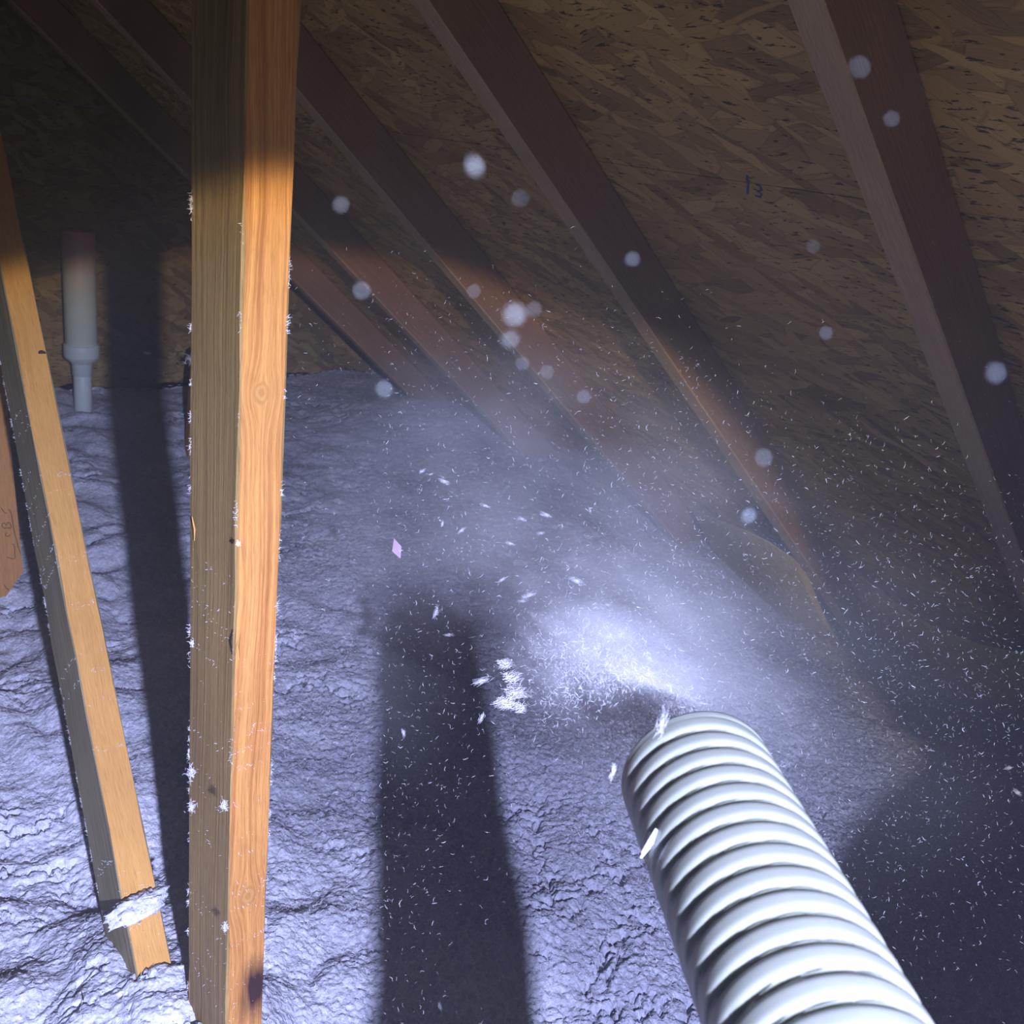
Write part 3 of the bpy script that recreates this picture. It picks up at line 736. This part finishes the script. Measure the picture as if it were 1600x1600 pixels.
for px, py, z, r, (dx, dy), lab in fl_list:
    c = dz(px, py, z); st = R@unit([dx, dy, .05]); fm = M_NEAR if z < 1.25 else M_FIB
    me = tuftmesh('insulation_tuft', c, r*.62, int(34+r*3500), c, (1, 1, 1), 1.5, r > .0028, stretch=st, wd=.0007)
    # stretch the vertices along the flight direction
    co = np.zeros(len(me.vertices)*3, np.float32); me.vertices.foreach_get('co', co); co = co.reshape(-1, 3)
    s_ = (co@st)[:, None]*st; co = (co-s_)*.55+s_*1.25; me.vertices.foreach_set('co', co.astype(np.float32).ravel())
    o = link('insulation_tuft', me, None, fm); o.location = W(c); tag(o, lab, 'tuft', 'insulation tufts flying in the plume')
# pink scrap
c = dz(620, 857, 1.4); q = [R@np.array(p)*.0009*1.4 for p in ((-3, -11, 0), (5, -2, 1), (4, 11, 0), (-5, 3, -1))]
V = [c+p for p in q]+[c+p+R@np.array([0, 0, .0008]) for p in q]
o = link('paper_scrap', mesh('paper_scrap', V, [(0, 1, 2, 3), (4, 5, 6, 7), (0, 1, 5, 4), (1, 2, 6, 5), (2, 3, 7, 6), (3, 0, 4, 7)], c), None, M_PINK); o.location = W(c)
tag(o, 'small pink diamond-shaped paper scrap floating left of the plume', 'scrap')

# the dense heap of shredded fibre at the centre: layered tufts
heap = [(790, 1036, .86, .009), (800, 1058, .85, .011), (806, 1080, .84, .0125), (790, 1098, .84, .012), (814, 1106, .84, .009)]
hc = dz(797, 1080, .85); hp = tag(empty('shredded_tuft', W(hc)), 'large bright shredded tuft with combed layers left of the dense spray', 'tuft')
for px, py, z, r in heap:
    c = dz(px, py, z); st = R@unit([1, -.25, 0])
    link('tuft_layer', tuftmesh('tuft_layer', c, r*.55, 150, hc, (1, 1, .45), 1.3, True, stretch=st, wd=.0006), hp, M_HEAP)

# fine spray: fibres streaming from the mouth of the hose
mouth = E_-dh*.02; n = 20000
t = rng.uniform(0, 1, n)**.8
tgt = np.array([dz(905, 985, 1.35), dz(840, 1010, 1.3), dz(985, 950, 1.4), dz(870, 1080, 1.15), dz(960, 1085, 1.05)])
w_ = rng.dirichlet([.9]*5, n); end = w_@tgt
near = np.array([dz(862, 965, .92), dz(850, 1085, .80), dz(905, 1010, .82), dz(935, 1095, .70)])      # the lower left flank of the jet, lit by the torch
nk = rng.uniform(size=n) < .50; e2 = rng.dirichlet([.8]*4, n)@near; end = np.where(nk[:, None], e2, end)
P = mouth*(1-t[:, None])+end*t[:, None]+rng.normal(0, 1, (n, 3))*(.008+np.where(nk, .012, .055)[:, None]*t[:, None])
D = (end-mouth)+rng.normal(0, .18, (n, 3))
V, Q = slivers(P, D, rng.uniform(.002, .009, n)*np.where(nk, .62, 1+t*.4), rng.uniform(.00018, .0005, n)*np.where(nk, .6, 1), .2)
o = link('spray_fibres', quadmesh('spray_fibres', V, Q, mouth), None, M_FIB); o.location = W(mouth)
tag(o, 'dense stream of white fibres blowing out of the hose towards the insulation', 'spray', kind='stuff')

# fine fibres everywhere in the air
def airborne(n, sampler, ln, wd, name, label):
    Ps = []
    while len(Ps) < n:
        p = sampler()
        if p[0]*NR[0]+p[2]*NR[2] < DK-.10 and p[2] > -.97 and p[1] < 3.4: Ps.append(p)
    P = np.array(Ps); V, Q = slivers(P, rng.normal(size=(n, 3)), rng.uniform(*ln, n), rng.uniform(*wd, n), .9)
    o = link(name, quadmesh(name, V, Q, P[0]), None, M_SPECK); o.location = W(P[0]); tag(o, label, 'dust', kind='stuff')
def samp_wide():
    px, py = rng.uniform(430, 1700), 1650-rng.beta(1.6, 2.1)*1350
    if px < 600 and rng.uniform() < .6: px += 500
    if py < 350+ (px-500)*.35 and rng.uniform() < .75: py += 420
    return dz(px, py, rng.uniform(.75, 2.3))
airborne(17000, samp_wide, (.0018, .0046), (.00012, .00030), 'airborne_fibres', 'haze of tiny white fibres floating through the whole attic bay')

# out-of-focus dust close to the lens: real fluffs a hand's breadth away
bk_list = [(1342, 105, .13, .0012, 'bright round out-of-focus dust speck on the nearest rafter, upper right'),
 (742, 260, .15, .0016, 'soft dust speck in front of the deck left of the second rafter'),
 (812, 310, .16, .0010, 'small dust speck beside the second rafter, below the soft one'),
 (533, 320, .17, .0012, 'small oval dust speck just right of the front post'),
 (565, 453, .16, .0011, 'small bluish dust speck on the fourth rafter'),
 (803, 493, .13, .0016, 'largest pale oval dust speck in the centre of the roof'),
 (797, 531, .16, .0013, 'round bluish dust speck right under the largest oval one'),
 (834, 483, .18, .0010, 'faint dust speck to the right of the largest oval one'),
 (740, 455, .2, .0012, 'faint dust speck up left of the largest oval one'),
 (816, 568, .2, .0011, 'faint lilac dust speck below the round bluish one'),
 (855, 581, .2, .0011, 'faint green-white dust speck on the third rafter'),
 (600, 607, .17, .0012, 'faint blue dust speck above the far insulation edge'),
 (912, 620, .2, .0010, 'faint dust speck low on the third bay of the roof'),
 (1193, 715, .16, .0013, 'round lilac dust speck on the second rafter'),
 (1170, 805, .19, .0013, 'small lilac dust speck at the top edge of the cardboard baffle'),
 (1555, 583, .14, .0013, 'faint violet dust speck low on the nearest rafter'),
 (1392, 186, .17, .0009, 'dim dust speck below the bright round one on the nearest rafter'),
 (1270, 385, .2, .0008, 'tiny dust speck in the middle of the nearest bay'),
 (987, 405, .19, .0010, 'blue dust speck on the lower second rafter'),
 (1290, 520, .2, .0010, 'white dust speck low in the nearest bay')]
for px, py, z, r, lab in bk_list:
    z *= .72; r *= rng.uniform(.55, 1.0); c = dz(px, py, z); o = link('dust_fluff', tuftmesh('dust_fluff', c, r*.30, 24, c, (1, 1, 1), 1.2, True, wd=r*.12), None, M_DUST)
    o.location = W(c); tag(o, lab, 'dust', 'out-of-focus dust specks near the camera')

# ------------------------------------------------------------------ haze of insulation dust
def volmat(name, dens, col=(.80, .86, 1.0), an=.0):
    m = bpy.data.materials.new(name); m.use_nodes = True; nt = m.node_tree; nt.nodes.clear()
    o = nt.nodes.new('ShaderNodeOutputMaterial'); v = nt.nodes.new('ShaderNodeVolumeScatter')
    v.inputs['Color'].default_value = (*col, 1); v.inputs['Density'].default_value = dens; v.inputs['Anisotropy'].default_value = an
    nt.links.new(v.outputs[0], o.inputs['Volume']); m.cycles.homogeneous_volume = True
    return m
def outward(me):
    import bmesh
    bm = bmesh.new(); bm.from_mesh(me); bmesh.ops.holes_fill(bm, edges=bm.edges); bmesh.ops.recalc_face_normals(bm, faces=bm.faces); bm.to_mesh(me); bm.free()
# attic-wide thin dust, filling the space under the deck
V = [(-1.6, -1.4), (3.2, -1.4), (3.2, 3.54), (-1.6, 3.54)]
zt_ = lambda x: min((DK-NR[0]*x)/NR[2]-.02, 1.6)
xs = [-1.6, 0., 3.0]
VV = []
for y in (-1.4, 3.55):
    for x in xs: VV.append((x, y, -1.28)); VV.append((x, y, max(zt_(x), -1.27)))
FC = [(0, 1, 3, 2), (2, 3, 5, 4), (6, 8, 9, 7), (8, 10, 11, 9), (0, 6, 7, 1), (4, 5, 11, 10), (0, 2, 8, 6), (2, 4, 10, 8), (1, 7, 9, 3), (3, 9, 11, 5)]
hz = link('dust_haze', mesh('dust_haze', VV, FC, -UP), None, volmat('thin dust haze', .020, (.80, .86, 1.0)))
outward(hz.data)
tag(hz, 'thin bluish haze of insulation dust filling the attic bay', 'haze', kind='stuff')
# denser plume of dust around the spray: a soft-edged cloud
def plume(name, c, ax, size, dens, seed):
    """ellipsoid cloud, long axis ax"""
    u = np.linspace(0, 2*np.pi, 24, endpoint=False); v = np.linspace(.03, np.pi-.03, 14); uu, vv = np.meshgrid(u, v)
    S_ = np.stack([np.cos(uu)*np.sin(vv), np.sin(uu)*np.sin(vv), np.cos(vv)], -1)
    o = link(name, gridmesh(name, S_, (0, 0, 0), closed_u=True), None); o.location = Vector(c+UP)
    o.rotation_euler = Vector(ax).to_track_quat('X', 'Z').to_euler(); o.scale = size
    m = bpy.data.materials.new(name); m.use_nodes = True; nt = m.node_tree; nt.nodes.clear(); N = NB(nt)
    oo = N.n('ShaderNodeOutputMaterial'); vs = N.n('ShaderNodeVolumeScatter'); N.l(vs.outputs[0], oo.inputs['Volume'])
    vs.inputs['Color'].default_value = (.95, .97, 1.0, 1); vs.inputs['Anisotropy'].default_value = -.25
    tc = N.n('ShaderNodeTexCoord').outputs['Object']
    ln = N.n('ShaderNodeVectorMath', operation='LENGTH'); N.l(tc, ln.inputs[0])
    fall = N.math('POWER', N.math('SUBTRACT', 1.0, ln.outputs['Value'], clamp=True), 1.2)
    nz = N.noise(N.mapping(tc, (1.4, 2.4, 2.4), (0, 0, 0), (seed, 0, 0)), 1.6, 3, .55)
    k_ = N.math('MULTIPLY', N.math('SUBTRACT', nz, .36, clamp=True), 4.5)
    N.l(N.math('MULTIPLY', N.math('MULTIPLY', fall, k_), dens), vs.inputs['Density'])
    o.data.materials.append(m); outward(o.data); return o
pd = dz(880, 930, 1.35)-dz(1050, 1110, .75)
o = plume('spray_plume', dz(965, 1020, 1.05), pd, (.44, .16, .13), 2.6, 1.3); tag(o, 'bright cone of dust in front of the hose mouth', 'dust', kind='stuff')
o = plume('jet_haze', dz(925, 1040, .78), dz(850, 1000, .88)-dz(1020, 1110, .64), (.16, .062, .052), 11, 2.2); tag(o, 'small bright white haze at the lower left of the hose mouth', 'dust', kind='stuff')
o = plume('dust_cloud', dz(880, 850, 1.75), dz(700, 720, 2.3)-dz(1050, 960, 1.3), (.95, .52, .42), 1.25, 4.1); tag(o, 'broad soft bluish dust cloud drifting over the insulation beyond the hose', 'dust', kind='stuff')
